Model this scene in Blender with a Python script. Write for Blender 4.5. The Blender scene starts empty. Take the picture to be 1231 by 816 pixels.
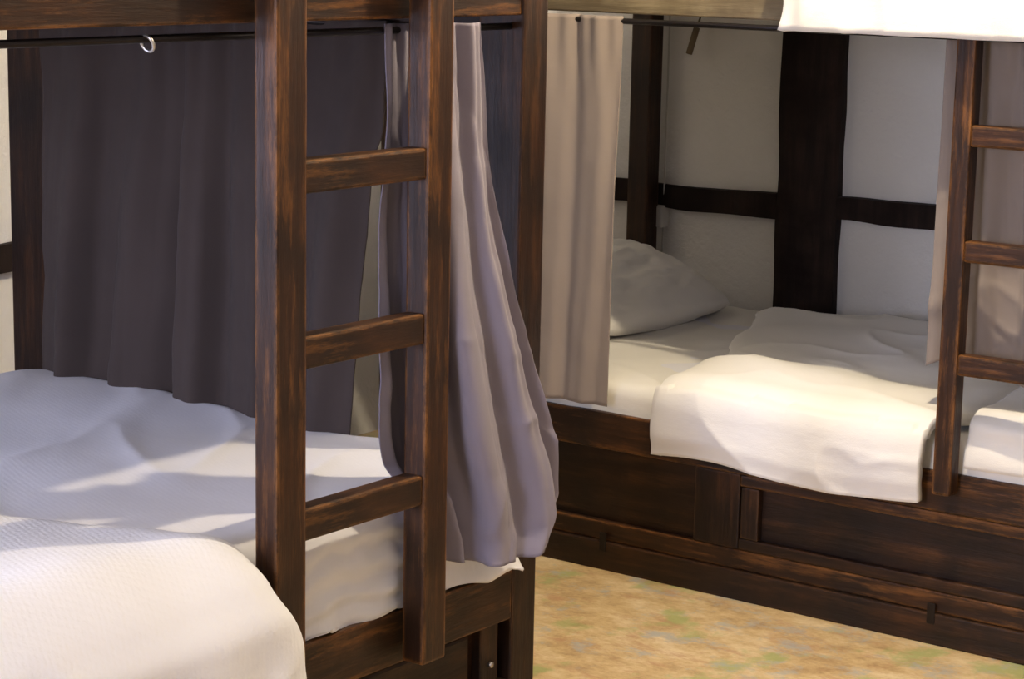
import bpy, bmesh, math, random
from mathutils import Vector, Matrix, noise
random.seed(3)
scn=bpy.context.scene
col=scn.collection
scn.view_settings.view_transform='Standard'
# ------------------------------------------------------------------ materials
def newmat(n):
    m=bpy.data.materials.new(n); m.use_nodes=True
    nt=m.node_tree; b=nt.nodes['Principled BSDF']
    return m,nt,b
def ramp(nt,fac,stops):
    r=nt.nodes.new('ShaderNodeValToRGB')
    el=r.color_ramp.elements
    while len(el)<len(stops): el.new(0.5)
    for e,(p,c) in zip(el,stops):
        e.position=p; e.color=(*c,1)
    nt.links.new(fac,r.inputs[0]); return r.outputs[0]
def mix(nt,fac,a,b):
    m=nt.nodes.new('ShaderNodeMix'); m.data_type='RGBA'
    for s,v in ((0,fac),(6,a),(7,b)):
        if hasattr(v,'links') or hasattr(v,'is_linked'): nt.links.new(v,m.inputs[s])
        elif isinstance(v,tuple): m.inputs[s].default_value=(*v,1)
        else: m.inputs[s].default_value=v
    return m.outputs[2]
def mul(nt,a,b):
    m=nt.nodes.new('ShaderNodeMath'); m.operation='MULTIPLY'
    nt.links.new(a,m.inputs[0])
    if isinstance(b,(int,float)): m.inputs[1].default_value=b
    else: nt.links.new(b,m.inputs[1])
    return m.outputs[0]
def coords(nt,scale=(1,1,1),rot=(0,0,0)):
    t=nt.nodes.new('ShaderNodeTexCoord'); mp=nt.nodes.new('ShaderNodeMapping')
    mp.inputs['Scale'].default_value=scale; mp.inputs['Rotation'].default_value=rot
    nt.links.new(t.outputs['Object'],mp.inputs[0]); return mp.outputs[0]
def bump(nt,b,h,strength,dist,prev=None):
    bp=nt.nodes.new('ShaderNodeBump'); bp.inputs['Strength'].default_value=strength; bp.inputs['Distance'].default_value=dist
    nt.links.new(h,bp.inputs['Height'])
    if prev is not None: nt.links.new(prev,bp.inputs['Normal'])
    nt.links.new(bp.outputs[0],b.inputs['Normal']); return bp.outputs[0]
def noi(nt,vec,scale,detail=4,rough=.55):
    n=nt.nodes.new('ShaderNodeTexNoise'); n.inputs['Scale'].default_value=scale; n.inputs['Detail'].default_value=detail; n.inputs['Roughness'].default_value=rough
    nt.links.new(vec,n.inputs['Vector']); return n.outputs['Fac']
def wood(name,axis,dark=(.012,.0055,.003),mid=(.030,.012,.005),light=(.075,.028,.009),edge=.30,rough=.40,worn=(.34,.135,.035)):
    m,nt,b=newmat(name)
    s=[14,14,14]; s[axis]=1.1
    v=coords(nt,tuple(s)); v2=coords(nt)
    g=noi(nt,v,2.2,6,.7)
    big=noi(nt,v2,5,4,.6)
    c=ramp(nt,g,[(.34,dark),(.52,mid),(.74,light)])
    c2=mix(nt,ramp(nt,big,[(.40,(0,0,0)),(.62,(1,1,1))]),c,dark)
    bev=nt.nodes.new('ShaderNodeBevel'); bev.samples=3; bev.inputs['Radius'].default_value=.010
    geo=nt.nodes.new('ShaderNodeNewGeometry')
    dot=nt.nodes.new('ShaderNodeVectorMath'); dot.operation='DOT_PRODUCT'
    nt.links.new(bev.outputs[0],dot.inputs[0]); nt.links.new(geo.outputs['Normal'],dot.inputs[1])
    e=ramp(nt,dot.outputs['Value'],[(.86,(1,1,1)),(.995,(0,0,0))])
    pat=ramp(nt,noi(nt,coords(nt,tuple(3 if i==axis else 9 for i in range(3))),3.2,6,.75),[(.42,(0,0,0)),(.60,(1,1,1))])
    c3=mix(nt,mul(nt,mul(nt,e,pat),edge),c2,worn)
    sc=ramp(nt,noi(nt,coords(nt,tuple(1.6 if i==axis else 14 for i in range(3))),2.0,7,.75),[(.53,(0,0,0)),(.74,(1,1,1))])
    c3=mix(nt,mul(nt,sc,.45*edge),c3,worn)
    nt.links.new(c3,b.inputs['Base Color'])
    rr=nt.nodes.new('ShaderNodeMapRange'); nt.links.new(big,rr.inputs[0]); rr.inputs[3].default_value=rough-.10; rr.inputs[4].default_value=rough+.25
    nt.links.new(rr.outputs[0],b.inputs['Roughness'])
    b.inputs['Specular IOR Level'].default_value=.32
    bump(nt,b,g,.6,.005)
    return m
WX,WY,WZ=[wood('dark_stained_wood_'+'xyz'[i],i) for i in range(3)]
LX,LY,LZ=[wood('worn_ladder_wood_'+'xyz'[i],i,(.018,.008,.004),(.046,.018,.007),(.14,.054,.015),.75,.38,(.56,.23,.055)) for i in range(3)]
GREY=wood('greyed_board_wood',0,(.13,.10,.06),(.24,.195,.12),(.34,.28,.18),.2,.6)
BEAM=wood('black_timber',2,(.010,.005,.004),(.022,.012,.009),(.042,.023,.015),0,.8)
def fabric(name,c1,c2,weave=900,wr=.25,rough=.9,sheen=.2,crinkle=0,cs=34,waffle=0):
    m,nt,b=newmat(name)
    v=coords(nt)
    n=noi(nt,v,6,3)
    nt.links.new(mix(nt,n,c1,c2),b.inputs['Base Color'])
    b.inputs['Roughness'].default_value=rough
    b.inputs['Sheen Weight'].default_value=sheen
    vo=nt.nodes.new('ShaderNodeTexVoronoi'); vo.inputs['Scale'].default_value=weave; nt.links.new(v,vo.inputs['Vector'])
    o=bump(nt,b,vo.outputs['Distance'],wr,.001)
    if crinkle:
        cv=coords(nt,(1,1,2.4),(0,0,.5))
        o=bump(nt,b,noi(nt,cv,cs,4,.5),crinkle,.006,o)
    if waffle:
        for d in ('X','Y'):
            w=nt.nodes.new('ShaderNodeTexWave'); w.wave_type='BANDS'; w.bands_direction=d
            w.inputs['Scale'].default_value=26; w.inputs['Distortion'].default_value=2.0; w.inputs['Detail'].default_value=2; w.inputs['Detail Scale'].default_value=1.5
            nt.links.new(coords(nt,(1,1,1),(0,0,.35)),w.inputs['Vector'])
            o=bump(nt,b,w.outputs['Fac'],waffle,.003,o)
    return m
SHEET=fabric('white_cotton_sheet',(.82,.82,.88),(.87,.87,.93),500,.15,.9,.1,.14,16,.03)
DUVET=fabric('white_waffle_duvet',(.82,.83,.90),(.87,.88,.95),160,.45,.92,.1,.12,30,.10)
CREAM=fabric('cream_cotton_duvet',(.84,.82,.78),(.89,.87,.83),500,.2,.9,.1,.16,24)
CURT=fabric('lavender_grey_curtain_cloth',(.225,.20,.255),(.26,.235,.295),1200,.15,.92,.1,.12,20)
TCURT=fabric('taupe_curtain_cloth',(.25,.205,.18),(.29,.24,.21),1200,.15,.92,.1,.10,20)
DCURT=fabric('charcoal_curtain_cloth',(.044,.031,.027),(.060,.043,.037),1200,.15,.95,.02,.10,16)
def plaster(name,a,b_):
    m,nt,b=newmat(name); v=coords(nt)
    n=noi(nt,v,2.5,5); nt.links.new(mix(nt,n,a,b_),b.inputs['Base Color']); b.inputs['Roughness'].default_value=.92
    o=bump(nt,b,noi(nt,v,7,5,.6),.45,.03); bump(nt,b,noi(nt,v,60,4,.7),.4,.006,o)
    return m
PL=plaster('lime_plaster',(.74,.73,.71),(.84,.83,.81))
def floormat():
    m,nt,b=newmat('painted_ochre_floor'); v=coords(nt,(1,1.3,1))
    base=ramp(nt,noi(nt,v,8,9,.75),[(.32,(.38,.24,.12)),(.48,(.58,.42,.22)),(.66,(.74,.60,.39))])
    g=ramp(nt,noi(nt,coords(nt,(1.2,1,1)),4.2,6,.6),[(.545,(0,0,0)),(.62,(.75,.75,.75))])
    c=mix(nt,g,base,(.34,.40,.15))
    r=ramp(nt,noi(nt,coords(nt,(1,2,1),(0,0,.7)),7.5,7,.72),[(.54,(0,0,0)),(.66,(.65,.65,.65))])
    c=mix(nt,r,c,(.46,.24,.14))
    s=ramp(nt,noi(nt,coords(nt,(1.3,1.5,1),(0,0,.2)),8,8,.75),[(.53,(0,0,0)),(.65,(.75,.75,.75))])
    c=mix(nt,s,c,(.38,.41,.43))
    nt.links.new(c,b.inputs['Base Color']); b.inputs['Roughness'].default_value=.5
    bump(nt,b,noi(nt,v,30,5,.6),.2,.006)
    return m
FLOOR=floormat()
def plain(name,c,rough=.5,metal=0):
    m,nt,b=newmat(name); v=coords(nt)
    n=noi(nt,v,25,3); nt.links.new(mix(nt,n,c,tuple(x*.85 for x in c)),b.inputs['Base Color'])
    b.inputs['Roughness'].default_value=rough; b.inputs['Metallic'].default_value=metal
    return m
IRON=plain('black_iron',(.03,.025,.025),.35,.8)
STEEL=plain('steel_hook',(.6,.58,.55),.3,.9)
PLAST=plain('white_plastic',(.6,.58,.55),.4)
ROPE=plain('jute_cord',(.20,.15,.09),.9)
# ------------------------------------------------------------------ helpers
def empty(name):
    e=bpy.data.objects.new(name,None); col.objects.link(e); e.empty_display_size=.1; return e
def link(name,me,mat,parent=None,smooth=False):
    o=bpy.data.objects.new(name,me); col.objects.link(o)
    if mat: me.materials.append(mat)
    if parent: o.parent=parent
    if smooth:
        for p in me.polygons: p.use_smooth=True
    return o
def box(name,lo,hi,mat,parent=None,bev=.004,rough=0,seed=0):
    bm=bmesh.new(); bmesh.ops.create_cube(bm,size=1)
    c=[(a+b)/2 for a,b in zip(lo,hi)]; s=[abs(b-a) for a,b in zip(lo,hi)]
    for v in bm.verts: v.co=Vector([v.co[i]*s[i] for i in range(3)])
    if rough:
        n=max(2,int(max(s)/.05))
        ax=s.index(max(s))
        es=[e for e in bm.edges if abs((e.verts[0].co-e.verts[1].co)[ax])>.5*s[ax]]
        bmesh.ops.subdivide_edges(bm,edges=es,cuts=n,use_grid_fill=True)
        for v in bm.verts:
            q=(v.co+Vector(c))*5+Vector((seed,0,0))
            d=noise.noise_vector(q)
            for i in range(3):
                if i!=ax: v.co[i]+=d[i]*rough
    elif bev: bmesh.ops.bevel(bm,geom=bm.edges[:],offset=min(bev,min(s)*.3),segments=2,affect='EDGES',profile=.5)
    me=bpy.data.meshes.new(name); bm.to_mesh(me); bm.free()
    o=link(name,me,mat,parent); o.location=c
    return o
def cyl(name,p0,p1,r,mat,parent=None,seg=16):
    p0,p1=Vector(p0),Vector(p1); d=p1-p0
    bm=bmesh.new(); bmesh.ops.create_cone(bm,cap_ends=True,segments=seg,radius1=r,radius2=r,depth=d.length)
    bm.transform(d.to_track_quat('Z','Y').to_matrix().to_4x4())
    me=bpy.data.meshes.new(name); bm.to_mesh(me); bm.free()
    o=link(name,me,mat,parent,True); o.location=(p0+p1)/2; return o
def ringm(name,c,R,r,normal,mat,parent=None):
    bm=bmesh.new(); vs=[]
    for i in range(24):
        a=2*math.pi*i/24; row=[]
        for j in range(8):
            b=2*math.pi*j/8
            row.append(bm.verts.new(((R+r*math.cos(b))*math.cos(a),(R+r*math.cos(b))*math.sin(a),r*math.sin(b))))
        vs.append(row)
    for i in range(24):
        for j in range(8):
            bm.faces.new((vs[i][j],vs[(i+1)%24][j],vs[(i+1)%24][(j+1)%8],vs[i][(j+1)%8]))
    bm.transform(Vector(normal).to_track_quat('Z','Y').to_matrix().to_4x4())
    me=bpy.data.meshes.new(name); bm.to_mesh(me); bm.free()
    o=link(name,me,mat,parent,True); o.location=c; return o
def grid(name,nu,nv,f,mat,parent=None,thick=0,sub=0):
    vs=[];fs=[]
    for i in range(nu+1):
        for j in range(nv+1): vs.append(tuple(f(i/nu,j/nv)))
    for i in range(nu):
        for j in range(nv):
            a=i*(nv+1)+j; fs.append((a,a+nv+1,a+nv+2,a+1))
    me=bpy.data.meshes.new(name); me.from_pydata(vs,[],fs); me.update()
    o=link(name,me,mat,parent,True)
    if thick:
        m=o.modifiers.new('thickness','SOLIDIFY'); m.thickness=thick; m.offset=-1
    if sub:
        m=o.modifiers.new('smooth','SUBSURF'); m.levels=sub; m.render_levels=sub
    return o
def fbm(x,y,z=0,o=3):
    return noise.fractal(Vector((x,y,z)),1.0,2.0,o)
def ridge(x,y,z=0,p=3):
    return max(0,1-abs(fbm(x,y,z,2))*2.2)**p
def sm(a,b,x):
    t=max(0,min(1,(x-a)/(b-a))); return t*t*(3-2*t)
def lerp(a,b,t): return a+(b-a)*t
def pl(xs,x):
    if x<=xs[0][0]: return xs[0][1]
    for (a,b),(c,d) in zip(xs,xs[1:]):
        if x<=c:
            t=(x-a)/(c-a); t=t*t*(3-2*t)*.6+t*.4
            return b+(d-b)*t
    return xs[-1][1]
def cover(name,rect,z,r,flat,nu,nv,disp,mat,thick=.004,parent=None,sub=0,dmax=9):
    x0,x1,y0,y1=rect
    ix0,ix1,iy0,iy1=x0+r,x1-r,y0+r,y1-r
    def f(u,v):
        a,b=flat(u,v)
        cx=max(ix0,min(ix1,a)); cy=max(iy0,min(iy1,b))
        ox,oy=a-cx,b-cy; d=math.hypot(ox,oy)
        if d<1e-6: nx=ny=0; h=0; dr=0; ph=0
        else:
            nx,ny=ox/d,oy/d
            d=min(d,dmax(a,b) if callable(dmax) else dmax)
            ph=min(d/r,math.pi/2)
            h=r*math.sin(ph); dr=r*(1-math.cos(ph))+max(0,d-r*math.pi/2)
        nrm=Vector((nx*math.sin(ph),ny*math.sin(ph),math.cos(ph)))
        p=Vector((cx+nx*h,cy+ny*h,z-dr))
        return p+nrm*disp(a,b,u,v,dr)
    return grid(name,nu,nv,f,mat,parent,thick,sub)
# ------------------------------------------------------------------ room
XW=-4.45
def slab(name,lo,hi,mat): return box(name,lo,hi,mat,None,0)
slab('floor',(XW-.2,-3.2,-.1),(3.2,5.95,0),FLOOR)
slab('wall_left',(XW-.2,-3.2,0),(XW,5.95,2.9),PL)
slab('wall_back',(XW,5.77,0),(3.2,5.95,2.9),PL)
slab('wall_right',(3.0,-3.2,0),(3.2,5.77,2.9),PL)
slab('wall_front',(XW,-3.2,0),(3.0,-3.0,2.9),PL)
slab('ceiling',(XW-.2,-3.2,2.9),(3.2,5.95,3.0),PL)
tb=empty('wall_timbers')
box('post_a',(-3.255,5.735,0),(-3.05,5.79,2.9),BEAM,tb,0,.008,1)
box('rail_a',(XW,5.74,.765),(-3.26,5.79,.84),BEAM,tb,0,.010,2)
box('rail_b',(-3.05,5.74,.78),(-1.2,5.79,.85),BEAM,tb,0,.010,3)
box('rail_c',(XW-.02,-1.0,.70),(XW+.03,4.3,.775),BEAM,tb,0,.010,4)
box('post_b',(-1.3,5.735,0),(-1.08,5.79,2.9),BEAM,tb,0,.012,5)
# ------------------------------------------------------------------ left bunk
B1=empty('bunk_bed')
XF=-2.62
def post(n,x0,x1,y0,y1,p,mat=WZ,z1=2.35): return box(n,(x0,y0,0),(x1,y1,z1),mat,p,.006)
post('post_far_side',-2.74,XF-.003,3.565,3.65,B1,WZ)
post('post_far_wall',-4.225,-4.09,3.58,3.68,B1)
post('post_near_side',-2.73,XF,1.56,1.66,B1)
post('post_near_wall',-4.225,-4.11,1.56,1.66,B1)
box('upper_side_rail',(-2.69,1.66,1.44),(-2.63,3.565,1.60),LY,B1)
box('upper_wall_rail',(-4.21,1.66,1.44),(-4.15,3.58,1.60),WY,B1)
box('upper_far_rail',(-4.11,3.60,1.40),(-2.74,3.64,1.60),WX,B1)
box('upper_near_rail',(-4.11,1.58,1.44),(-2.73,1.64,1.60),WX,B1)
for i in range(12):
    y=1.68+i*.16
    box('slat_%d'%i,(-4.15,y,1.50),(-2.69,y+.158,1.52),WX,B1)
box('guard_rail',(-2.68,1.66,1.85),(-2.64,3.565,1.93),WY,B1)
box('base_top_rail',(-2.69,1.66,.165),(-2.625,3.565,.275),LY,B1)
box('base_panel',(-2.70,1.66,.02),(-2.665,3.565,.165),WY,B1)
box('base_bottom_rail',(-2.69,1.66,0),(-2.63,3.565,.03),WY,B1)
for k,y in enumerate((1.70,2.30,2.90,3.48)):
    box('base_stile_%d'%k,(-2.69,y,.03),(-2.64,y+.06,.165),WZ,B1)
for k,y in enumerate((1.78,2.38,2.98)):
    box('drawer_front_%d'%k,(-2.69,y,.035),(-2.655,y+.48,.15),WY,B1,.008)
cyl('drawer_knob',(-2.64,3.51,.075),(-2.632,3.51,.075),.006,STEEL,B1)
box('base_far_board',(-4.11,3.60,0),(-2.74,3.64,.275),WX,B1)
box('base_deck',(-4.15,1.64,.22),(-2.69,3.60,.26),WX,B1)
LD=empty('bunk_ladder')
box('stile_near',(-2.605,2.752,.18),(-2.550,2.832,2.0),LZ,LD,.006)
box('stile_far',(-2.605,3.172,.18),(-2.550,3.245,2.0),LZ,LD,.006)
for i,z in enumerate((.537,.856,1.173,1.80)):
    box('rung_%d'%i,(-2.602,2.83,z-.031),(-2.556,3.174,z+.029),LY,LD,.006)
box('mattress',(-4.10,1.70,.26),(-2.69,3.56,.47),SHEET,None,.05)
def fl(u,v):
    b=lerp(1.60,3.60+.16,v)
    return lerp(-4.20,-2.635-.07+lerp(.30,.265,sm(2.8,3.6,b)),u), b
def dsp(a,b,u,v,dr):
    w=.013*fbm(a*2.0,b*2.0,1,2)
    t=a*.75+b*.66
    w+=.008*ridge(t*2.6,(a-b)*.8,3)
    w+=.016*math.exp(-((a+3.9)/.35)**2-((b-3.2)/.5)**2)
    if dr>.03:
        w+=.008*math.sin(b*26+3*fbm(b*3,0,9))*sm(.03,.25,dr)
        w+=.0055*math.sin(dr*120+5*fbm(b*5,dr*5,2))*sm(.03,.06,dr)*(1-sm(3.15,3.4,b)*.6)
        w+=.030*sm(.10,.24,dr)*sm(3.1,3.6,b)*(1-.6*sm(3.6,3.75,b))
    return w
cover('bed_sheet',(-4.13,-2.637,1.68,3.60),.507,.07,fl,190,230,dsp,SHEET,.004,dmax=lambda a,b:.270+.006*math.sin(b*31))
def fl2(u,v):
    a=lerp(-4.12,-2.60+.40,u)
    hi=pl([(-4.1,2.30),(-3.4,2.40),(-3.0,2.48),(-2.85,2.57),(-2.70,2.65),(-2.6,2.70),(-2.52,2.73),(-2.40,2.79),(-2.32,2.80),(-2.2,2.75)],a)
    hi+=.008*fbm(a*6,0,7)
    return a,lerp(1.74,hi,v)
def dsp2(a,b,u,v,dr):
    e=min(1,(1-v)/.10)
    w=.032*math.sqrt(max(0,1-(1-e)**2))-.004
    w+=.013*fbm(a*2.4,b*2.4,11,2)+.009*ridge((a+b)*2.2,(a-b)*.9,12)*e
    if dr>.03: w+=.012*math.sin(b*17+2)*sm(.05,.3,dr)*(1-sm(2.5,2.75,b))+.048*sm(.03,.15,dr)
    return w
cover('duvet',(-4.12,-2.563,1.60,3.4),.535,.09,fl2,190,150,dsp2,DUVET,.02)
# ------------------------------------------------------------------ curtains
def curtain(name,top,bot,ztop,zbot,npl,atop,abot,mat,nu=220,nv=90,seed=0,bulge=0,sharp=1.6,ex=1.0,cr=.006,crease=0):
    def f(s,t):
        te=t**ex
        P0,P1=top(s),bot(s,t)
        e=1e-3
        x=lerp(P0[0],P1[0],te); y=lerp(P0[1],P1[1],te)
        Q0,Q1=top(min(1,s+e)),bot(min(1,s+e),t); R0,R1=top(max(0,s-e)),bot(max(0,s-e),t)
        tx=lerp(Q0[0],Q1[0],te)-lerp(R0[0],R1[0],te); ty=lerp(Q0[1],Q1[1],te)-lerp(R0[1],R1[1],te)
        l=math.hypot(tx,ty) or 1; nx,ny=ty/l,-tx/l
        ph=2*math.pi*npl*s+1.6*fbm(s*2.2,t*.6,seed,2)+seed
        a=lerp(atop,abot,sm(0,.6,t))*(.55+.9*abs(fbm(s*3,t*.5,seed+5,1)))
        w=math.sin(ph); w=math.copysign(abs(w)**(1/sharp),w)*.8+.2*math.sin(2.3*ph+t*2)
        w2=math.sin(ph*2.6+1)*atop*.35*(1-sm(.0,.25,t))
        d=a*w+w2+cr*fbm(s*4,t*2.5,seed+2,2)+cr*.35*abs(fbm(s*3+t*4,t*6-s*3,seed+3,2))+bulge*math.sin(math.pi*t)
        if crease: d+=crease*ridge(s*1.6+t*2.2,t*4.5-s*1.4,seed+9,4)*sm(.35,.75,t)
        z=lerp(ztop,zbot(s),t)
        return (x+nx*d,y+ny*d,z)
    return grid(name,nu,nv,f,mat,None,.003)
curtain('dark_bed_curtain',lambda s:(lerp(-4.09,-2.99,s),3.560),lambda s,t:(lerp(-4.08,lerp(-2.99,-3.07,sm(.24,.33,t)),s),3.540),1.415,lambda s:.485,5,.016,.040,DCURT,seed=4,nu=300,sharp=1.1,cr=.016)
def ctop(s): return (lerp(-2.655,-2.60,sm(.25,.6,s)),lerp(3.16,3.39,s))
def cbot(s,t):
    yl=pl([(0,3.16),(.35,3.105),(.75,3.12),(.92,3.19),(1,3.22)],t)
    yr=pl([(0,3.39),(.85,3.60),(.95,3.59),(1,3.55)],t)
    x=lerp(-2.655,-2.52,sm(.22,.55,s))
    if t>.8: x=max(x,lerp(-2.655,-2.60,sm(.8,.88,t)))
    return (x,lerp(yl,yr,s))
curtain('corner_bed_curtain',ctop,cbot,1.43,lambda s:lerp(.375,.345,sm(0,.5,s))+.06*sm(.75,1,s),3.8,.013,.028,CURT,seed=1.3,nu=260,nv=160,ex=.9,sharp=1.15,cr=.018,crease=.006)
R1=empty('curtain_rod')
cyl('rod',(-2.66,1.66,1.417),(-2.66,3.565,1.417),.007,IRON,R1)
ringm('hook_ring',(-2.655,2.55,1.41),.014,.003,(0,1,.4),STEEL,R1)
R1b=empty('curtain_rod.001')
cyl('rod',(-4.11,3.565,1.405),(-2.74,3.58,1.405),.007,IRON,R1b)
# ------------------------------------------------------------------ right bunk
B2=empty('bunk_bed.001')
YF=4.46; XL,XR=-3.755,-1.45
for n,x,y,w in (('post_front_left',XL,YF,.075),('post_back_left',XL+.005,5.66,.075),('post_front_right',XR-.07,YF,.07),('post_back_right',XR-.07,5.66,.07)):
    box(n,(x,y,0),(x+w,y+.07,2.35),WZ,B2,.006)
box('upper_front_rail',(XL+.075,YF,1.415),(XR-.07,YF+.05,1.56),GREY,B2)
box('upper_back_rail',(XL+.08,5.68,1.43),(XR-.07,5.72,1.56),WX,B2)
box('upper_left_rail',(XL+.01,YF+.07,1.43),(XL+.06,5.66,1.56),WY,B2)
box('upper_right_rail',(XR-.06,YF+.07,1.43),(XR-.01,5.66,1.56),WY,B2)
for i in range(14):
    x=XL+.09+i*.155
    box('slat_%d'%i,(x,YF+.05,1.47),(x+.153,5.68,1.49),WY,B2)
a,b_=XL+.075,XR-.07
box('base_top_rail',(a,YF,.315),(b_,YF+.05,.41),LX,B2)
box('base_back_panel',(a,YF+.022,.08),(b_,YF+.045,.32),WX,B2)
box('base_low_rail',(a,YF+.002,.075),(b_,YF+.045,.125),LX,B2)
box('base_plinth',(a,YF-.010,0),(b_,YF+.05,.075),WX,B2)
for k,(x,w) in enumerate(((-3.62,.05),(-2.665,.065),(-1.60,.06))):
    box('base_stile_%d'%k,(x-w,YF+.003,.125),(x+w,YF+.045,.315),WZ,B2)
for n,lo,hi,m in (('door_top',(-2.60,YF+.003,.285),(-1.66,YF+.03,.314),LX),('door_bottom',(-2.60,YF+.003,.125),(-1.66,YF+.03,.155),WX),('door_left',(-2.595,YF+.001,.155),(-2.545,YF+.03,.285),WZ)):
    box(n,lo,hi,m,B2,.004)
box('base_left_board',(XL+.01,YF+.07,0),(XL+.05,5.66,.41),WY,B2)
box('base_right_board',(XR-.05,YF+.07,0),(XR-.01,5.66,.41),WY,B2)
box('base_deck',(XL+.05,YF+.05,.37),(XR-.05,5.70,.40),WX,B2)
for k,x in enumerate((-2.99,-2.07)):
    box('hinge_%d'%k,(x-.010,YF-.0125,.050),(x+.010,YF-.009,.100),IRON,B2,.001)
LD2=empty('bunk_ladder.001')
box('stile_left',(-2.065,YF-.058,.37),(-2.02,YF-.012,2.0),LZ,LD2,.005)
box('stile_right',(-1.66,YF-.058,.37),(-1.615,YF-.012,2.0),LZ,LD2,.005)
for i,z in enumerate((.674,.93,1.186,1.70)):
    box('rung_%d'%i,(-2.022,YF-.055,z-.024),(-1.658,YF-.018,z+.024),LX,LD2,.006)
box('mattress.001',(-3.66,4.50,.40),(-1.55,5.65,.485),SHEET,None,.03)
def fl3(u,v): return lerp(-3.74,-1.50,u), lerp(4.46-.085,5.72,v)
def dsp3(a,b,u,v,dr):
    return .010*fbm(a*3,b*3,21)+.008*ridge(a*2+b*1.2,b*1.6,22)
cover('bed_sheet.001',(-3.66,-1.53,4.475,5.69),.487,.035,fl3,180,110,dsp3,CREAM,.004)
def fl4(u,v):
    b=lerp(4.455-.175+.010*math.sin(u*7),5.62,v)
    lo=pl([(4.2,-2.84),(4.5,-2.83),(4.8,-2.86),(5.1,-3.0),(5.62,-3.2)],b)+.01*fbm(b*7,0,31)
    hi=pl([(4.2,-2.10),(4.45,-2.095),(4.6,-2.03),(5.45,-1.66)],b)
    return lerp(lo,hi,u),b
def dsp4(a,b,u,v,dr):
    e=min(1,u/.10,(1-v)/.06); w=.024*math.sqrt(max(0,1-(1-e)**2))
    w+=.014*fbm(a*2.8,b*2.8,32,2)+.010*ridge(a*1.6+b*2.4,b*1.2-a*.8,33)
    w+=.022*math.exp(-((b-4.62)/.12)**2)*sm(-2.9,-2.7,a)*(1-sm(-2.3,-2.1,a))
    if dr>.02:
        w+=.007*math.sin(a*17+2.0*fbm(a*2,dr*2,3))*sm(.03,.2,dr)+.014+.004*ridge(a*4,dr*5,35)
        w-=.012*sm(.04,0,v)   # rolled, stitched hem
    return w
cover('duvet.001',(-3.66,-1.6,4.435,5.69),.515,.055,fl4,200,170,dsp4,CREAM,.028)
def fl6(u,v): return lerp(-2.01,-1.56,u), lerp(4.46-.11,5.3,v)
def dsp6(a,b,u,v,dr):
    e=min(1,(1-v)/.3)
    return .018*fbm(a*3,b*3,61)+.010*ridge(a*1.2,b*4+dr*9,63)+.006*math.sin(dr*60+2*fbm(a*4,dr*5,64))*sm(.01,.04,dr)-.02*(1-e)
cover('blanket',(-2.3,-1.2,4.455,5.5),.565,.07,fl6,90,110,dsp6,CREAM,.03)
def pillow(name,c,sx,sy,h,rot,mat):
    def half(sgn):
        def f(u,v):
            a,b=u*2-1,v*2-1
            k=max(0,(1-abs(a)**2.6)*(1-abs(b)**2.6))**.42
            return Vector((a*sx/2*(1-.05*b*b),b*sy/2*(1-.05*a*a),sgn*h/2*k*(1+.15*fbm(a*1.5,b*1.5,44))+ .014*fbm(a*2.5,b*2.5,sgn+40)*k+.008*abs(fbm(a*5,b*3,43))*k))
        return f
    n=60;bm=bmesh.new()
    for sgn in (1,-1):
        f=half(sgn); g=[[bm.verts.new(f(i/n,j/n)) for j in range(n+1)] for i in range(n+1)]
        for i in range(n):
            for j in range(n):
                q=(g[i][j],g[i+1][j],g[i+1][j+1],g[i][j+1]); bm.faces.new(q if sgn>0 else q[::-1])
    bmesh.ops.remove_doubles(bm,verts=bm.verts,dist=1e-4)
    me=bpy.data.meshes.new(name); bm.to_mesh(me); bm.free()
    o=link(name,me,mat,None,True); o.location=c; o.rotation_euler=rot; return o
pillow('pillow',(-3.50,5.24,.59),.44,.70,.15,(0,.36,0),CREAM)
curtain('bed_curtain',lambda s:(lerp(-3.42,-2.965,s),4.425),lambda s,t:(lerp(-3.45,-2.975,s),4.425),1.41,lambda s:.435,3.6,.016,.014,TCURT,seed=7.7,nu=240,sharp=1.0)
curtain('bed_curtain.001',lambda s:(lerp(-2.13,-1.56,s),4.50),lambda s,t:(lerp(-2.15,-1.56,s),4.53),1.41,lambda s:.64+.03*math.sin(s*9),4.5,.014,.022,TCURT,seed=2.2,nu=240,sharp=1.0,crease=.01)
R2=empty('curtain_rod.002')
cyl('rod',(XL+.075,4.44,1.398),(XR-.07,4.44,1.398),.007,IRON,R2)
box('mattress.002',(-3.64,4.52,1.49),(-1.64,5.66,1.62),SHEET,None,.04)
def fl5(u,v): return lerp(-2.495+.01*math.sin(v*40),-1.55,u), lerp(4.44-.30,5.6,v)
def dsp5(a,b,u,v,dr):
    e=min(1,u/.05); w=.03*math.sqrt(max(0,1-(1-e)**2))
    w+=.012*fbm(a*3,b*3,52)+.008*ridge(a*5,b*3+dr*4,53)
    if dr>.02: w+=.008*math.sin(a*34+2*fbm(a*4,0,3))*sm(.03,.2,dr)
    return w
cover('duvet.002',(-3.66,-1.5,4.375,5.69),1.655,.05,fl5,120,100,dsp5,CREAM,.018)
box('mattress.003',(-4.10,1.70,1.52),(-2.70,3.55,1.66),SHEET,None,.04)
T=empty('hanging_cord')
cyl('cord_a',(-3.50,5.72,1.47),(-3.55,5.72,1.33),.003,ROPE,T)
cyl('tassel',(-3.55,5.72,1.33),(-3.575,5.72,1.25),.010,ROPE,T)
C=empty('wall_cable')
cyl('cable',(-3.665,5.745,.40),(-3.665,5.745,1.43),.003,PLAST,C)
box('cable_box',(-3.69,5.72,.70),(-3.655,5.765,.77),PLAST,C,.006)
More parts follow.
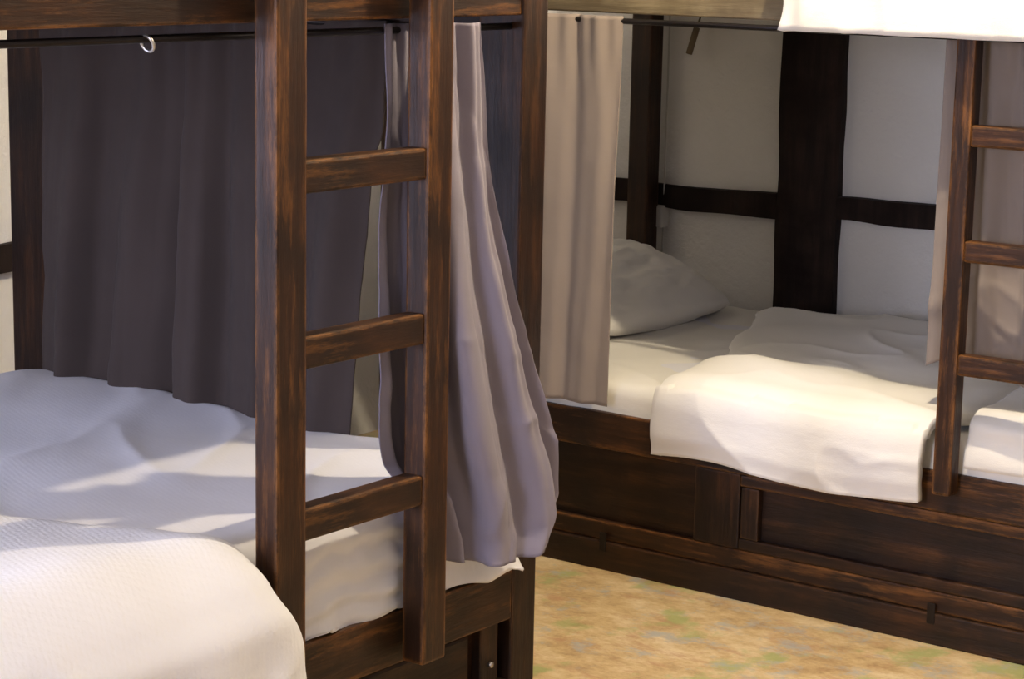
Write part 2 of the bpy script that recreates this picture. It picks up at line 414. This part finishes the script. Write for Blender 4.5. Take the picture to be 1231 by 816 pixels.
# ------------------------------------------------------------------ window, added fill window (both out of shot) + lamp
def window(name,c,w,h,axis):
    E=empty(name)
    def bb(n,a0,a1,z0,z1):
        if axis=='x': box(n,(c[0]-.03,c[1]+a0,c[2]+z0),(c[0]+.03,c[1]+a1,c[2]+z1),WZ,E)
        else: box(n,(c[0]+a0,c[1]-.03,c[2]+z0),(c[0]+a1,c[1]+.03,c[2]+z1),WZ,E)
    t=.06
    bb('jamb_left',-w/2-t,-w/2,-h/2-t,h/2+t); bb('jamb_right',w/2,w/2+t,-h/2-t,h/2+t)
    bb('head',-w/2,w/2,h/2,h/2+t); bb('sill',-w/2,w/2,-h/2-t,-h/2); bb('mullion',-.02,.02,-h/2,h/2)
window('window_1',(-1.8,-2.98,1.7),1.6,1.3,'y')
window('added_window',(XW+.02,.25,1.35),1.3,1.1,'x')  # added unseen frame around the extra cool fill light
P=empty('pendant_lamp')
cyl('cord',(-2.0,3.85,2.60),(-2.0,3.85,2.9),.004,IRON,P)
cyl('socket',(-2.0,3.85,2.56),(-2.0,3.85,2.62),.02,IRON,P)
def light(name,t,loc,e,colr,size=.1,rot=None,sy=None):
    l=bpy.data.lights.new(name,t); l.energy=e; l.color=colr
    if t=='AREA':
        l.size=size
        if sy: l.shape='RECTANGLE'; l.size_y=sy
    elif t in('POINT','SPOT'): l.shadow_soft_size=size
    o=bpy.data.objects.new(name,l); o.location=loc; col.objects.link(o)
    if rot is not None: o.rotation_euler=rot
    return o
def aim(o,t):
    o.rotation_euler=(Vector(t)-o.location).to_track_quat('-Z','Y').to_euler()
light('ceiling_lamp_bulb','POINT',(-2.0,3.85,2.5),115,(1,.83,.57),.022)
w=light('window_daylight','AREA',(-1.8,-2.9,1.7),205,(.77,.79,1),1.6,sy=1.3); aim(w,(-3.2,3.0,.6))
w=light('added_cool_fill','AREA',(XW+.10,.25,1.35),105,(.66,.71,1),1.3,sy=1.1); aim(w,(-3.0,2.6,.6))  # extra cool fill added to brighten the left duvet, no known window there
wd=bpy.data.worlds.new('world'); scn.world=wd; wd.use_nodes=True
wd.node_tree.nodes['Background'].inputs[0].default_value=(.8,.85,1,1); wd.node_tree.nodes['Background'].inputs[1].default_value=.3
# ------------------------------------------------------------------ camera
cd=bpy.data.cameras.new('camera'); cam=bpy.data.objects.new('camera',cd); col.objects.link(cam)
cd.sensor_width=36; cd.lens=76.0; cd.clip_start=.05
M=Matrix.Translation((0,0,1.6))@Matrix.Rotation(math.radians(36.5),4,'Z')@Matrix.Rotation(math.radians(90-10.6),4,'X')@Matrix.Rotation(math.radians(1.15),4,'Z')
cam.matrix_world=M
scn.camera=cam
